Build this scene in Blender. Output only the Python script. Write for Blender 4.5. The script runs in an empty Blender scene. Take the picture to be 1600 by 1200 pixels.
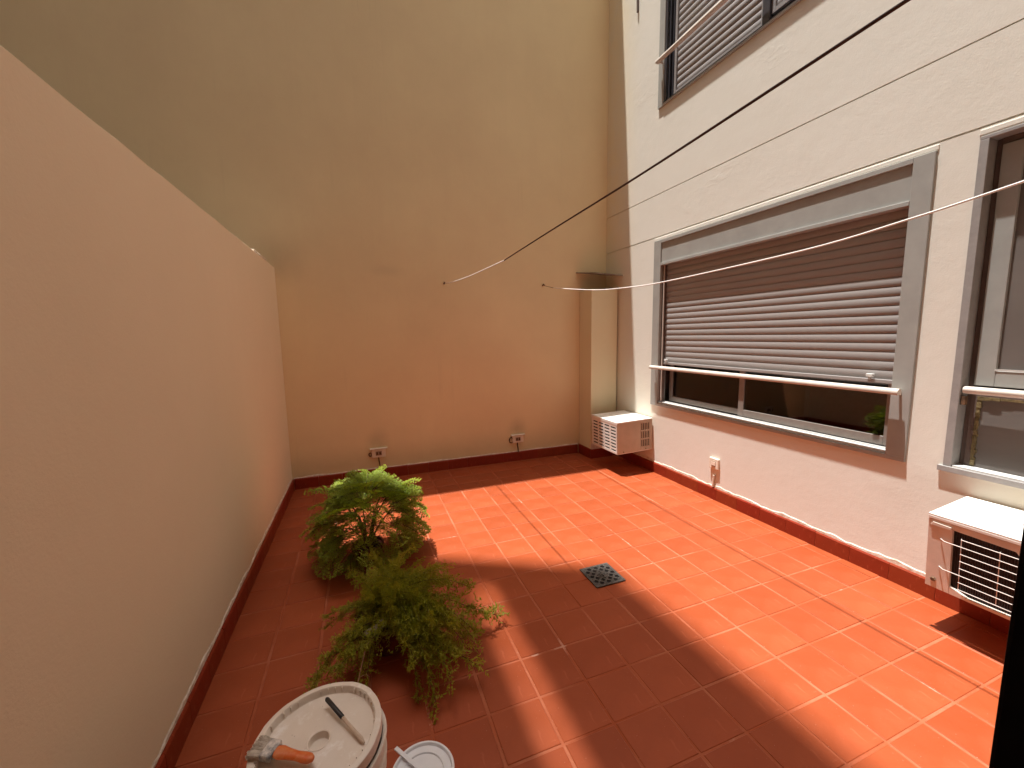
import bpy, bmesh, math, random
from mathutils import Vector, Matrix
random.seed(7)
scn = bpy.context.scene
C = scn.collection
S = 1.38            # one layout unit in metres (a floor tile is 0.20 m)

# ------------------------------------------------------------------ camera
def cam_rows(yaw, pitch, roll):
    cy, sy, cp, sp = math.cos(yaw), math.sin(yaw), math.cos(pitch), math.sin(pitch)
    f = Vector((sy*cp, cy*cp, sp)); r = Vector((cy, -sy, 0)); d = f.cross(r)
    cr, sr = math.cos(roll), math.sin(roll)
    return cr*r+sr*d, -sr*r+cr*d, f
YAW, PITCH, ROLL, FPX = 0.355188391, -0.120535764, 0.0161381886, 630.316
R_, D_, F_ = cam_rows(YAW, PITCH, ROLL)
CAMP = Vector((0, 0, S))
cd = bpy.data.cameras.new('camera'); cam = bpy.data.objects.new('camera', cd); C.objects.link(cam)
cd.sensor_width = 36; cd.lens = FPX/1600*36; cd.clip_start = 0.02; cd.clip_end = 400
m = Matrix((R_, -D_, -F_)).transposed().to_4x4(); m.translation = CAMP
cam.matrix_world = m
scn.camera = cam
def project(p):     # layout point -> photo pixel (only used to sort floor tiles by size in view)
    v = Vector(p)*S-CAMP; z = v.dot(F_)
    return (800+FPX*v.dot(R_)/z, 600+FPX*v.dot(D_)/z, z)

# ------------------------------------------------------------------ light
SUN = Vector((-0.16, 0.085, 1.0)).normalized()
w = bpy.data.worlds.new('World'); scn.world = w; w.use_nodes = True
nt = w.node_tree; nt.nodes.clear()
sky = nt.nodes.new('ShaderNodeTexSky'); sky.sky_type = 'NISHITA'; sky.sun_disc = False
sky.sun_elevation = math.asin(SUN.z); sky.sun_rotation = math.atan2(SUN.x, SUN.y)
sky.air_density = 1.0; sky.dust_density = 3.0; sky.ozone_density = 0.2
bg = nt.nodes.new('ShaderNodeBackground'); bg.inputs['Strength'].default_value = 0.12
wo = nt.nodes.new('ShaderNodeOutputWorld')
nt.links.new(sky.outputs[0], bg.inputs[0]); nt.links.new(bg.outputs[0], wo.inputs[0])
sl = bpy.data.lights.new('sun', 'SUN'); sl.energy = 3.7; sl.angle = math.radians(0.48); sl.color = (1, 0.985, 0.94)
so = bpy.data.objects.new('sun', sl); C.objects.link(so); so.location = (0, 0, 30)
so.rotation_euler = SUN.to_track_quat('Z', 'Y').to_euler()
vs = scn.view_settings; vs.view_transform = 'Standard'; vs.look = 'None'; vs.gamma = 1; vs.use_curve_mapping = False
vs.exposure = 1.47
scn.cycles.max_bounces = 10; scn.cycles.diffuse_bounces = 7; scn.cycles.transparent_max_bounces = 12
scn.cycles.use_denoising = True

# ------------------------------------------------------------------ materials
class NT:
    def __init__(s, name, rough=0.6, spec=0.4):
        s.m = bpy.data.materials.new(name); s.m.use_nodes = True
        s.t = s.m.node_tree; s.p = s.t.nodes['Principled BSDF']
        s.p.inputs['Roughness'].default_value = rough
        s.p.inputs['Specular IOR Level'].default_value = spec
        s.co = None
    def n(s, typ, **kw):
        o = s.t.nodes.new('ShaderNode'+typ)
        for k, v in kw.items():
            if k in o.inputs: o.inputs[k].default_value = v
            else: setattr(o, k, v)
        return o
    def l(s, a, b): s.t.links.new(a, b)
    def coord(s, scale=(1, 1, 1)):
        if s.co is None: s.co = s.n('TexCoord')
        mp = s.n('Mapping'); mp.inputs['Scale'].default_value = scale
        s.l(s.co.outputs['Object'], mp.inputs[0]); return mp.outputs[0]
    def noise(s, scale, detail=4, rough=0.55, stretch=(1, 1, 1)):
        o = s.n('TexNoise'); o.inputs['Scale'].default_value = scale; o.inputs['Detail'].default_value = detail
        o.inputs['Roughness'].default_value = rough; s.l(s.coord(stretch), o.inputs['Vector']); return o.outputs[0]
    def ramp(s, fac, stops):
        r = s.n('ValToRGB'); s.l(fac, r.inputs[0]); e = r.color_ramp.elements
        while len(e) < len(stops): e.new(0.5)
        for i, (p, c) in enumerate(stops):
            e[i].position = p; e[i].color = (c, c, c, 1) if isinstance(c, (int, float)) else (*c, 1)
        return r.outputs[0]
    def mix(s, fac, a, b, blend='MIX'):
        o = s.n('Mix', data_type='RGBA', blend_type=blend)
        for sock, v in ((o.inputs[0], fac), (o.inputs[6], a), (o.inputs[7], b)):
            if hasattr(v, 'links'): s.l(v, sock)
            elif isinstance(v, (int, float)): sock.default_value = v
            else: sock.default_value = (*v, 1)
        return o.outputs[2]
    def math(s, op, a, b=0.0):
        o = s.n('Math', operation=op)
        for i, v in enumerate((a, b)):
            if hasattr(v, 'links'): s.l(v, o.inputs[i])
            else: o.inputs[i].default_value = v
        return o.outputs[0]
    def base(s, c):
        if hasattr(c, 'links'): s.l(c, s.p.inputs['Base Color'])
        else: s.p.inputs['Base Color'].default_value = (*c, 1)
    def bump(s, h, strength, dist):
        b = s.n('Bump'); b.inputs['Strength'].default_value = strength; b.inputs['Distance'].default_value = dist
        s.l(h, b.inputs['Height']); s.l(b.outputs[0], s.p.inputs['Normal'])
    def blob(s, centre, radius, squash=(1, 1, 1)):   # soft stain and shade mask round a point of the wall (metres)
        if s.co is None: s.co = s.n('TexCoord')
        v = s.n('VectorMath', operation='SUBTRACT'); s.l(s.co.outputs['Object'], v.inputs[0]); v.inputs[1].default_value = centre
        v2 = s.n('VectorMath', operation='MULTIPLY'); s.l(v.outputs[0], v2.inputs[0]); v2.inputs[1].default_value = squash
        ln = s.n('VectorMath', operation='LENGTH'); s.l(v2.outputs[0], ln.inputs[0])
        mr = s.n('MapRange', interpolation_type='SMOOTHSTEP'); s.l(ln.outputs['Value'], mr.inputs[0])
        mr.inputs[1].default_value = 0; mr.inputs[2].default_value = radius; mr.inputs[3].default_value = 1; mr.inputs[4].default_value = 0
        return mr.outputs[0]

W, DB, XL = 1.94, 2.943, -0.479     # facade plane, back wall plane, low wall plane

def plaster(name, col, dark, light, bump=0.25, grain=130, stains_and_shade=(), patches=False, rough=0.85, streaks=False):
    n = NT(name, rough, 0.25)
    c = n.mix(n.ramp(n.noise(1.3, 6, 0.6), [(0.3, 0), (0.72, 1)]), dark, col)
    c = n.mix(n.math('MULTIPLY', n.ramp(n.noise(9, 5, 0.65, (1, 1, 0.06)), [(0.48, 0), (0.75, 1)]), 0.30), c, dark)   # faint runs of rain
    fine = n.ramp(n.noise(11, 2, 0.5, (1, 1, 0.012)), [(0.60, 0), (0.613, 1), (0.63, 0)])
    c = n.mix(n.math('MULTIPLY', n.math('MULTIPLY', fine, n.ramp(n.noise(1.7, 3), [(0.5, 0), (0.7, 1)])), 0.20 if streaks else 0.0), c, tuple(x*.8 for x in dark))
    c = n.mix(n.math('MULTIPLY', n.ramp(n.noise(5, 6, 0.7), [(0.55, 0), (0.8, 1)]), 0.3), c, light)
    speck = n.ramp(n.noise(38, 3, 0.7), [(0.70, 0), (0.76, 1)])
    c = n.mix(n.math('MULTIPLY', speck, 0.22), c, dark)
    for ce, r, sq, colour, amt in stains_and_shade:
        f = n.math('MULTIPLY', n.math('MULTIPLY', n.blob(ce, r, sq), n.ramp(n.noise(7, 4), [(0.2, 0.55), (0.7, 1)])), amt)
        c = n.mix(f, c, colour)
    n.base(c)
    h = n.math('ADD', n.math('MULTIPLY', n.noise(grain, 3, 0.6), 0.35), n.math('MULTIPLY', n.noise(14, 5, 0.6), 1.0))
    if patches:     # trowelled filler: raised lips and shallow scratches
        pz = n.ramp(n.noise(3.1, 3, 0.5, (1, 1, 1.6)), [(0.57, 0), (0.585, 1)])
        q = n.ramp(n.noise(6.5, 2, 0.5, (1, 0.7, 2.2)), [(0.60, 0), (0.612, 1), (0.65, 1), (0.70, 0)])
        big = n.ramp(n.noise(1.1, 2, 0.5), [(0.52, 0), (0.62, 1)])
        h = n.math('ADD', h, n.math('MULTIPLY', big, n.math('ADD', n.math('MULTIPLY', pz, 0.22), n.math('MULTIPLY', q, 0.26))))
    n.bump(h, bump, 0.006)
    return n.m

M = {}
GR = (0.17, 0.15, 0.09)
M['back'] = plaster('cream_plaster_back', streaks=True, col=(0.80, 0.665, 0.415), dark=(0.735, 0.595, 0.37), light=(0.80, 0.68, 0.42), bump=0.2, stains_and_shade=[
    ((1.84*S, 2.9*S, 1.40*S), 0.34, (0.9, 1, 1.5), GR, 0.32), ((0.075*S, DB*S, 0.26*S), 0.15, (1, 1, 0.8), GR, 0.38),  # first blob: greenish dirt plus painted shade under the tin flashing
    ((1.13*S, DB*S, 0.25*S), 0.15, (1, 1, 0.8), GR, 0.38), ((0.2*S, DB*S, 1.45*S), 0.25, (1, 1, 3), (0.5, 0.4, 0.25), 0.25),
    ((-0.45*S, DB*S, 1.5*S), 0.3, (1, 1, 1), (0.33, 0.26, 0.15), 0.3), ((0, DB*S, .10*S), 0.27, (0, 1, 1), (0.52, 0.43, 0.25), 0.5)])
M['left'] = plaster('rose_cream_plaster', (0.82, 0.725, 0.53), (0.785, 0.69, 0.50), (0.84, 0.75, 0.56), 0.22, stains_and_shade=[((XL*S, 0, .10*S), 0.42, (1, 0, 1), (0.66, 0.57, 0.42), 0.25)])
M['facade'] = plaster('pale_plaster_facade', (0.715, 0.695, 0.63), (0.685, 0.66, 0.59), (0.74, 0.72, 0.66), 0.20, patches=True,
    stains_and_shade=[((W*S, 2.95*S, 2.0*S), 0.62, (0, 1, 0.02), (0.78, 0.66, 0.42), 0.95), ((W*S, 2.45*S, 0.45*S), 0.6, (1, 1, 1), (0.82, 0.77, 0.63), 0.5), ((W*S, .5*S, .45*S), 0.5, (1, 1, 2), (0.70, 0.62, 0.44), 0.5)])  # first entry: warm tone of the shaded corner strip, painted into the plaster
M['pilaster'] = plaster('cream_plaster_casing', (0.75, 0.68, 0.47), (0.71, 0.64, 0.43), (0.78, 0.71, 0.51), 0.12)
M['far'] = plaster('grey_render', (0.45, 0.42, 0.38), (0.38, 0.35, 0.31), (0.5, 0.47, 0.42), 0.2)
M['rear'] = plaster('cream_render', (0.62, 0.52, 0.40), (0.56, 0.46, 0.35), (0.66, 0.56, 0.44), 0.2)

n = NT('white_paint_edge', 0.8, 0.3)
n.base(n.mix(n.ramp(n.noise(25, 5, 0.7), [(0.35, 0), (0.7, 1)]), (0.55, 0.45, 0.35), (0.82, 0.77, 0.68))); n.bump(n.noise(60, 3), 0.5, 0.004); M['edge'] = n.m

def red_paint(name, a, b, rough):
    n = NT(name, rough, 0.28)
    oi = n.n('ObjectInfo')
    c = n.mix(n.ramp(n.noise(4.5, 5, 0.6), [(0.3, 0), (0.7, 1)]), a, b)
    c = n.mix(n.math('MULTIPLY', oi.outputs['Random'], 0.60), c, (0.235, 0.042, 0.011))
    # pale scuffs: thin strokes in two directions, and chalky wear
    s1 = n.ramp(n.noise(16, 3, 0.5, (0.35, 3.2, 1)), [(0.665, 0), (0.70, 1)])
    s2 = n.ramp(n.noise(13, 3, 0.5, (2.7, 0.45, 1)), [(0.68, 0), (0.72, 1)])
    c = n.mix(n.math('MULTIPLY', n.math('MAXIMUM', s1, s2), 0.14), c, (0.60, 0.18, 0.09))
    c = n.mix(n.math('MULTIPLY', n.ramp(n.noise(2.2, 6, 0.7), [(0.5, 0), (0.75, 1)]), 0.20), c, (0.48, 0.10, 0.04))
    sp = n.ramp(n.noise(150, 2, 0.5), [(0.735, 0), (0.76, 1)])
    c = n.mix(n.math('MULTIPLY', sp, 0.5), c, (0.7, 0.45, 0.34))
    n.base(c)
    n.l(n.ramp(n.noise(7, 5, 0.65), [(0.3, rough-0.07), (0.75, rough+0.16)]), n.p.inputs['Roughness'])
    n.bump(n.math('ADD', n.noise(22, 4, 0.6), n.math('MULTIPLY', n.noise(130, 2), 0.25)), 0.22, 0.004)
    return n
n = red_paint('red_floor_paint', (0.280, 0.055, 0.0165), (0.320, 0.067, 0.0205), 0.45); M['tile'] = n.m
n = red_paint('red_skirting_paint', (0.20, 0.018, 0.006), (0.24, 0.022, 0.008), 0.45); M['skirt'] = n.m
n = NT('worn_grout', 0.8, 0.25)
c = n.mix(n.ramp(n.noise(3.0, 5, 0.65), [(0.42, 0), (0.62, 1)]), (0.31, 0.068, 0.024), (0.375, 0.115, 0.058))
c = n.mix(n.ramp(n.noise(2.1, 6, 0.75), [(0.60, 0), (0.70, 1)]), c, (0.56, 0.32, 0.24))
n.base(c); n.bump(n.noise(90, 3), 0.4, 0.003); M['grout'] = n.m

def simple(name, col, rough=0.5, spec=0.4, metal=0.0, var=0.12, scale=20, bump=0.0, dark=None, stretch=(1, 1, 1)):
    n = NT(name, rough, spec); n.p.inputs['Metallic'].default_value = metal
    d = dark or tuple(x*(1-var*2) for x in col)
    n.base(n.mix(n.ramp(n.noise(scale, 5, 0.65, stretch), [(0.35, 0), (0.65, 1)]), d, col))
    if bump: n.bump(n.noise(scale*4, 3), bump, 0.003)
    return n.m
M['frame'] = simple('grey_window_paint', (0.345, 0.345, 0.325), 0.5, 0.4, var=0.06, scale=6, bump=0.08)
M['slat'] = simple('taupe_shutter_plastic', (0.315, 0.295, 0.285), 0.42, 0.4, var=0.05, scale=5, stretch=(1, 0.2, 4))
M['slat_grey'] = simple('grey_shutter_plastic', (0.28, 0.265, 0.265), 0.42, 0.4, var=0.05, scale=5)
M['track'] = simple('dark_aluminium', (0.045, 0.045, 0.055), 0.35, 0.5, var=0.1)
M['brown'] = simple('brown_reveal_paint', (0.14, 0.10, 0.085), 0.6, var=0.1)
M['alu'] = simple('pale_aluminium', (0.68, 0.68, 0.66), 0.4, 0.5, metal=0.2, var=0.06)
M['sash'] = simple('bronze_aluminium', (0.26, 0.23, 0.205), 0.4, 0.5, metal=0.2, var=0.05)
M['rail'] = simple('cream_roller_tube', (0.58, 0.52, 0.46), 0.4, 0.4, var=0.05)
M['putty'] = simple('old_yellow_putty', (0.24, 0.185, 0.09), 0.85, 0.2, var=0.3, scale=30, bump=0.6)
M['acwhite'] = simple('white_enamel', (0.80, 0.78, 0.73), 0.4, 0.45, var=0.03, scale=9)
M['accream'] = simple('aged_cream_enamel', (0.68, 0.58, 0.50), 0.5, 0.4, var=0.08, scale=9)
M['dark'] = simple('hollow_shade', (0.018, 0.014, 0.013), 0.8, 0.2)  # near-black for the shade inside the drain and the grille slots
M['coil'] = simple('dusty_condenser_fins', (0.04, 0.034, 0.033), 0.6, 0.3, var=0.3, scale=40, stretch=(1, 8, 1), bump=0.5)
M['acshade'] = simple('shaded_side_enamel', (0.50, 0.415, 0.315), 0.5, 0.4, var=0.06, scale=9)  # darker tan puts the shade on the casing side into its colour
M['wire'] = simple('white_grille_wire', (0.66, 0.60, 0.56), 0.4, 0.4, var=0.05)
M['rust'] = simple('rusty_metal', (0.20, 0.11, 0.06), 0.8, 0.3, var=0.3, scale=30)
M['tin'] = simple('weathered_tin', (0.30, 0.255, 0.20), 0.6, 0.4, var=0.3, scale=18)
M['socket'] = simple('aged_ivory_plastic', (0.80, 0.74, 0.62), 0.45, 0.4, var=0.08)
M['socketface'] = simple('brown_socket_face', (0.42, 0.29, 0.21), 0.5, 0.4)
M['cable'] = simple('brown_cable', (0.11, 0.05, 0.03), 0.6, 0.3)
M['rope'] = simple('dark_line_wire', (0.085, 0.04, 0.03), 0.6, 0.3)
M['pvc'] = simple('white_pvc_line', (0.82, 0.79, 0.76), 0.35, 0.5, var=0.03)
M['iron'] = simple('grey_cast_iron', (0.12, 0.105, 0.095), 0.6, 0.4, metal=0.3, var=0.25, scale=60, bump=0.3)
n = NT('cream_bucket_plastic', 0.4, 0.45)
c = n.mix(n.ramp(n.noise(8, 5, 0.6), [(0.35, 0), (0.7, 1)]), (0.66, 0.575, 0.485), (0.72, 0.645, 0.56))
c = n.mix(n.math('MULTIPLY', n.ramp(n.noise(14, 6, 0.72), [(0.56, 0), (0.68, 1)]), 0.75), c, (0.82, 0.79, 0.74))
c = n.mix(n.math('MULTIPLY', n.ramp(n.noise(55, 3, 0.6), [(0.69, 0), (0.74, 1)]), 0.6), c, (0.28, 0.2, 0.15))
n.base(c); n.bump(n.noise(14, 6, 0.72), 0.25, 0.004); M['bucket'] = n.m
M['tub'] = simple('bluish_white_plastic', (0.74, 0.76, 0.79), 0.35, 0.5, var=0.04, scale=12)
M['orange'] = simple('orange_handle_paint', (0.60, 0.105, 0.012), 0.5, 0.4, var=0.1, scale=60, dark=(0.60, 0.20, 0.07))
M['bristle'] = simple('pale_bristles', (0.66, 0.60, 0.52), 0.9, 0.1, var=0.2, scale=60, dark=(0.34, 0.28, 0.22), stretch=(1, 1, 1))
M['ferrule'] = simple('paint_smeared_ferrule', (0.66, 0.60, 0.54), 0.5, 0.5, metal=0.1, scale=45, dark=(0.10, 0.11, 0.12))
M['black'] = simple('black_door_paint', (0.004, 0.0035, 0.0035), 0.75, 0.08, var=0.1)
M['blackp'] = simple('black_plastic', (0.025, 0.022, 0.022), 0.5, 0.4)
M['wood'] = simple('pale_wood', (0.60, 0.47, 0.36), 0.6, 0.3, var=0.1, scale=40)
M['pot'] = simple('dark_terracotta', (0.16, 0.045, 0.025), 0.8, 0.2, var=0.2, bump=0.3)
M['soil'] = simple('dark_soil', (0.03, 0.02, 0.013), 0.95, 0.1, bump=1.0)
M['stone'] = simple('grey_tan_stone', (0.42, 0.34, 0.27), 0.85, 0.2, var=0.2, scale=25, bump=0.5)
M['stem'] = simple('brown_stem', (0.10, 0.06, 0.03), 0.8, 0.2)
M['dry'] = simple('dry_stalk', (0.42, 0.22, 0.12), 0.8, 0.2)
M['room'] = simple('dim_room_paint', (0.20, 0.13, 0.10), 0.9, 0.2)
M['roomfloor'] = simple('dim_room_floor', (0.12, 0.07, 0.05), 0.6, 0.3)

def leafmat(name, a, b, transl):
    n = NT(name, 0.55, 0.3)
    oi = n.n('ObjectInfo')
    c = n.mix(oi.outputs['Random'], a, b)
    c = n.mix(n.math('MULTIPLY', n.noise(11, 3), 0.5), c, tuple(x*0.7 for x in a))
    n.base(c)
    tr = n.n('BsdfTranslucent'); n.l(n.mix(1.0, c, (1.25, 1.2, 0.5), 'MULTIPLY'), tr.inputs[0])
    mx = n.n('MixShader'); mx.inputs[0].default_value = transl
    out = n.t.nodes['Material Output']
    n.l(n.p.outputs[0], mx.inputs[1]); n.l(tr.outputs[0], mx.inputs[2]); n.l(mx.outputs[0], out.inputs[0])
    return n.m
M['leafA'] = leafmat('feathery_leaf', (0.21, 0.285, 0.026), (0.37, 0.44, 0.06), 0.5)
M['leafB'] = leafmat('needle_leaf', (0.25, 0.265, 0.020), (0.40, 0.38, 0.04), 0.47)

def glass(name, tint, rough=0.02, dust=0.0):
    m = bpy.data.materials.new(name); m.use_nodes = True; t = m.node_tree; t.nodes.clear()
    o = t.nodes.new('ShaderNodeOutputMaterial'); mx = t.nodes.new('ShaderNodeMixShader')
    tr = t.nodes.new('ShaderNodeBsdfTransparent'); tr.inputs[0].default_value = (*tint, 1)
    gl = t.nodes.new('ShaderNodeBsdfGlossy'); gl.inputs['Roughness'].default_value = rough
    fr = t.nodes.new('ShaderNodeFresnel'); fr.inputs[0].default_value = 1.7
    t.links.new(fr.outputs[0], mx.inputs[0]); t.links.new(tr.outputs[0], mx.inputs[1]); t.links.new(gl.outputs[0], mx.inputs[2])
    if dust:      # a film of dust that catches the light
        df_ = t.nodes.new('ShaderNodeBsdfDiffuse'); df_.inputs[0].default_value = (0.30, 0.27, 0.25, 1)
        m2 = t.nodes.new('ShaderNodeMixShader'); nz = t.nodes.new('ShaderNodeTexNoise'); nz.inputs['Scale'].default_value = 3; nz.inputs['Detail'].default_value = 5
        mr = t.nodes.new('ShaderNodeMapRange'); mr.inputs[3].default_value = dust*.7; mr.inputs[4].default_value = dust*1.3
        t.links.new(nz.outputs[0], mr.inputs[0]); t.links.new(mr.outputs[0], m2.inputs[0])
        t.links.new(mx.outputs[0], m2.inputs[1]); t.links.new(df_.outputs[0], m2.inputs[2]); t.links.new(m2.outputs[0], o.inputs[0]); return m
    t.links.new(mx.outputs[0], o.inputs[0]); return m
M['glass'] = glass('window_glass', (0.75, 0.72, 0.70)); M['glass_dusty'] = glass('dusty_window_glass', (0.45, 0.42, 0.38), 0.08, 0.5)

# ------------------------------------------------------------------ mesh helpers (layout units in, metres out)
class MB:
    def __init__(s): s.v = []; s.f = []; s.mi = []
    def face(s, pts, k=0):
        b = len(s.v); s.v += [tuple(p) for p in pts]; s.f.append(tuple(range(b, b+len(pts)))); s.mi.append(k)
    def add(s, vs, fs, k=0):
        b = len(s.v); s.v += [tuple(p) for p in vs]
        for f in fs: s.f.append(tuple(b+i for i in f)); s.mi.append(k)
        return s
    def box(s, x0, x1, y0, y1, z0, z1, k=0):
        vs = [(x, y, z) for z in (z0, z1) for y in (y0, y1) for x in (x0, x1)]
        return s.add(vs, [(0, 2, 3, 1), (4, 5, 7, 6), (0, 1, 5, 4), (2, 6, 7, 3), (0, 4, 6, 2), (1, 3, 7, 5)], k)
    def tube(s, path, r, n=8, k=0, caps=True):
        P = [Vector(p) for p in path]; rs = r if isinstance(r, (list, tuple)) else [r]*len(P)
        vs = []; up = None
        for i, p in enumerate(P):
            t = (P[min(i+1, len(P)-1)]-P[max(i-1, 0)]).normalized()
            if up is None: up = Vector((0, 0, 1)) if abs(t.z) < 0.9 else Vector((1, 0, 0))
            a = t.cross(up).normalized(); b = a.cross(t).normalized(); up = b
            for j in range(n):
                an = 2*math.pi*j/n; vs.append(p+(a*math.cos(an)+b*math.sin(an))*rs[i])
        fs = [(i*n+j, (i+1)*n+j, (i+1)*n+(j+1) % n, i*n+(j+1) % n) for i in range(len(P)-1) for j in range(n)]
        if caps: fs += [tuple(range(n)), tuple(reversed(range((len(P)-1)*n, len(P)*n)))]
        return s.add(vs, fs, k)
    def lathe(s, prof, n=32, c=(0, 0), k=0, wob=None):
        vs = []
        for r, z in prof:
            for j in range(n):
                a = 2*math.pi*j/n; q = r*(1+(wob(a, z) if wob else 0)); vs.append((c[0]+q*math.cos(a), c[1]+q*math.sin(a), z))
        fs = [(i*n+j, i*n+(j+1) % n, (i+1)*n+(j+1) % n, (i+1)*n+j) for i in range(len(prof)-1) for j in range(n)]
        fs += [tuple(reversed(range(n))), tuple(range((len(prof)-1)*n, len(prof)*n))]
        return s.add(vs, fs, k)
    def extrude(s, prof, axis, a, b, k=0):      # polygon prof of (u,v) swept along axis from a to b
        n = len(prof)
        def P(u, v, t): return {0: (t, u, v), 1: (u, t, v), 2: (u, v, t)}[axis]
        vs = [P(u, v, a) for u, v in prof]+[P(u, v, b) for u, v in prof]
        fs = [(i, (i+1) % n, n+(i+1) % n, n+i) for i in range(n)]+[tuple(reversed(range(n))), tuple(range(n, 2*n))]
        return s.add(vs, fs, k)
    def mesh(s, name, mats, smooth=False, fix=True):
        me = bpy.data.meshes.new(name)
        me.from_pydata([(x*S, y*S, z*S) for x, y, z in s.v], [], s.f)
        for mm in (mats if isinstance(mats, (list, tuple)) else [mats]): me.materials.append(mm)
        me.polygons.foreach_set('material_index', s.mi)
        if fix:
            bm = bmesh.new(); bm.from_mesh(me); bmesh.ops.recalc_face_normals(bm, faces=bm.faces[:]); bm.to_mesh(me); bm.free()
        if smooth:
            me.polygons.foreach_set('use_smooth', [True]*len(me.polygons)); me.set_sharp_from_angle(angle=math.radians(40))
        me.update(); return me
    def build(s, name, mats, parent=None, smooth=False, bevel=0, loc=None):
        o = bpy.data.objects.new(name, s.mesh(name, mats, smooth)); C.objects.link(o)
        if parent is not None: o.parent = parent
        if loc: o.location = [q*S for q in loc]
        if bevel:
            bv = o.modifiers.new('bevel', 'BEVEL'); bv.width = bevel*S; bv.segments = 2; bv.limit_method = 'ANGLE'; bv.angle_limit = math.radians(50)
        return o
def place(name, me, parent, loc=(0, 0, 0), rot=(0, 0, 0), scale=(1, 1, 1)):
    o = bpy.data.objects.new(name, me); C.objects.link(o); o.parent = parent
    o.location = [q*S for q in loc]; o.rotation_euler = rot; o.scale = scale; return o
def empty(name, loc=(0, 0, 0), rot=(0, 0, 0)):
    o = bpy.data.objects.new(name, None); C.objects.link(o); o.location = [q*S for q in loc]; o.rotation_euler = rot
    o.empty_display_size = 0.1; return o
def tag(o, label=None, cat=None, group=None, kind=None):
    if label: o['label'] = label
    if cat: o['category'] = cat
    if group: o['group'] = group
    if kind: o['kind'] = kind
    return o

# ------------------------------------------------------------------ the ground and the tiled floor
g = MB(); g.box(-60, 60, -60, 60, -0.2, -0.045)
tag(g.build('ground', M['far']), kind='structure')
g = MB(); g.box(XL, W, -1.4, DB, -0.04, -0.0016)
floor = tag(g.build('floor', M['grout']), kind='structure')
TX, TY = 0.1475, 0.1405
def tile_mesh(w, h):
    b = MB(); t, c = 0.022, 0.0014
    x, y = w/2, h/2
    vs = [(-x, -y, -t), (x, -y, -t), (x, y, -t), (-x, y, -t), (-x, -y, -c), (x, -y, -c), (x, y, -c), (-x, y, -c),
          (-x+c, -y+c, 0), (x-c, -y+c, 0), (x-c, y-c, 0), (-x+c, y-c, 0)]
    fs = [(0, 1, 5, 4), (1, 2, 6, 5), (2, 3, 7, 6), (3, 0, 4, 7), (4, 5, 9, 8), (5, 6, 10, 9), (6, 7, 11, 10), (7, 4, 8, 11), (8, 9, 10, 11)]
    b.add(vs, fs); return b
GAPX, GAPY = 0.0075, 0.0060
full = tile_mesh(TX-GAPX, TY-GAPY)
full_me = full.mesh('tile', M['tile'])
cells = []
for i in range(-6, 11):
    for j in range(-20, 13):
        x0 = 0.41+TX*i; x1 = x0+TX; y0 = 1.346+TY*(j-1); y1 = y0+TY
        x0, x1, y1 = max(x0, XL+0.001), min(x1, W-0.001), min(y1, DB-0.001)
        if y1-y0 < 0.02 or x1-x0 < 0.02 or y0 < -1.35: continue
        cx, cy = (x0+x1)/2, (y0+y1)/2
        vis = False; size = 0
        if cy > 0.25:
            px, py, z = project((cx, cy, 0))
            vis = z > 0 and -60 < px < 1660 and -60 < py < 1290
            size = (1 if vis else 0)/max(z, 0.1)
        cells.append((size, cx, cy, x1-x0, y1-y0))
cells.sort(reverse=True)
rest = MB()
for k, (sz, cx, cy, w_, h_) in enumerate(cells):
    jx, jy = random.uniform(-.0012, .0012), random.uniform(-.001, .001)
    dz = random.uniform(-0.0006, 0.0006)
    if k < 298 and sz > 0:
        o = place('tile', full_me, floor, (cx+jx, cy+jy, dz), (random.uniform(-.003, .003), random.uniform(-.003, .003), random.uniform(-.004, .004)),
                  ((w_-GAPX)/(TX-GAPX), (h_-GAPY)/(TY-GAPY), 1))
    else:
        t = tile_mesh(w_-GAPX, h_-GAPY); rest.add([(x+cx, y+cy, z+dz) for x, y, z in t.v], t.f)
tag(rest.build('tile_field', M['tile'], floor), kind='stuff')

# skirting: red tiles 20 cm long along a wall, with the ragged unpainted line above them
SK = 0.073
def skirting(parent, axis, plane, side, a, b, step):
    # axis: direction of the run (0 = x, 1 = y); the tile lies on `plane`, sticking out to `side`
    t = 0.010
    L = step-0.0012
    m_ = MB()
    pr = [(0, 0.0), (side*t, 0.0), (side*t, SK-0.006), (side*(t-0.004), SK), (0, SK)]
    if axis == 1: m_.extrude(pr, 1, 0, L)
    else: m_.extrude(pr, 0, 0, L)
    me = m_.mesh('skirting_tile', M['skirt'])
    q = a
    while q < b-0.005:
        ln = min(step, b-q)
        loc = (plane, q, random.uniform(-.0012, .0008)) if axis == 1 else (q, plane, random.uniform(-.0012, .0008))
        sc = (1, ln/step, 1) if axis == 1 else (ln/step, 1, 1)
        place('skirting_tile', me, parent, loc, (0, 0, 0), sc); q += step
def paint_edge(parent, axis, plane, side, a, b, height, proud=0.0035):
    e = MB(); n_ = int((b-a)/0.02); prev = None
    for i in range(n_+1):
        q = a+(b-a)*i/n_
        h = SK+height*(0.75+0.35*math.sin(q*23)*math.sin(q*7.1+1)+random.uniform(-.18, .18))
        p = plane+side*proud
        P = lambda u, z: (u, q, z) if axis == 1 else (q, u, z)
        cur = [P(plane, SK-0.01), P(p, SK-0.01), P(p, h-0.004), P(plane+side*0.0005, h)]
        if prev:
            for k in range(3): e.face([prev[k], cur[k], cur[k+1], prev[k+1]])
        prev = cur
    e.build('bare_plaster_edge', M['edge'], parent)

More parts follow.
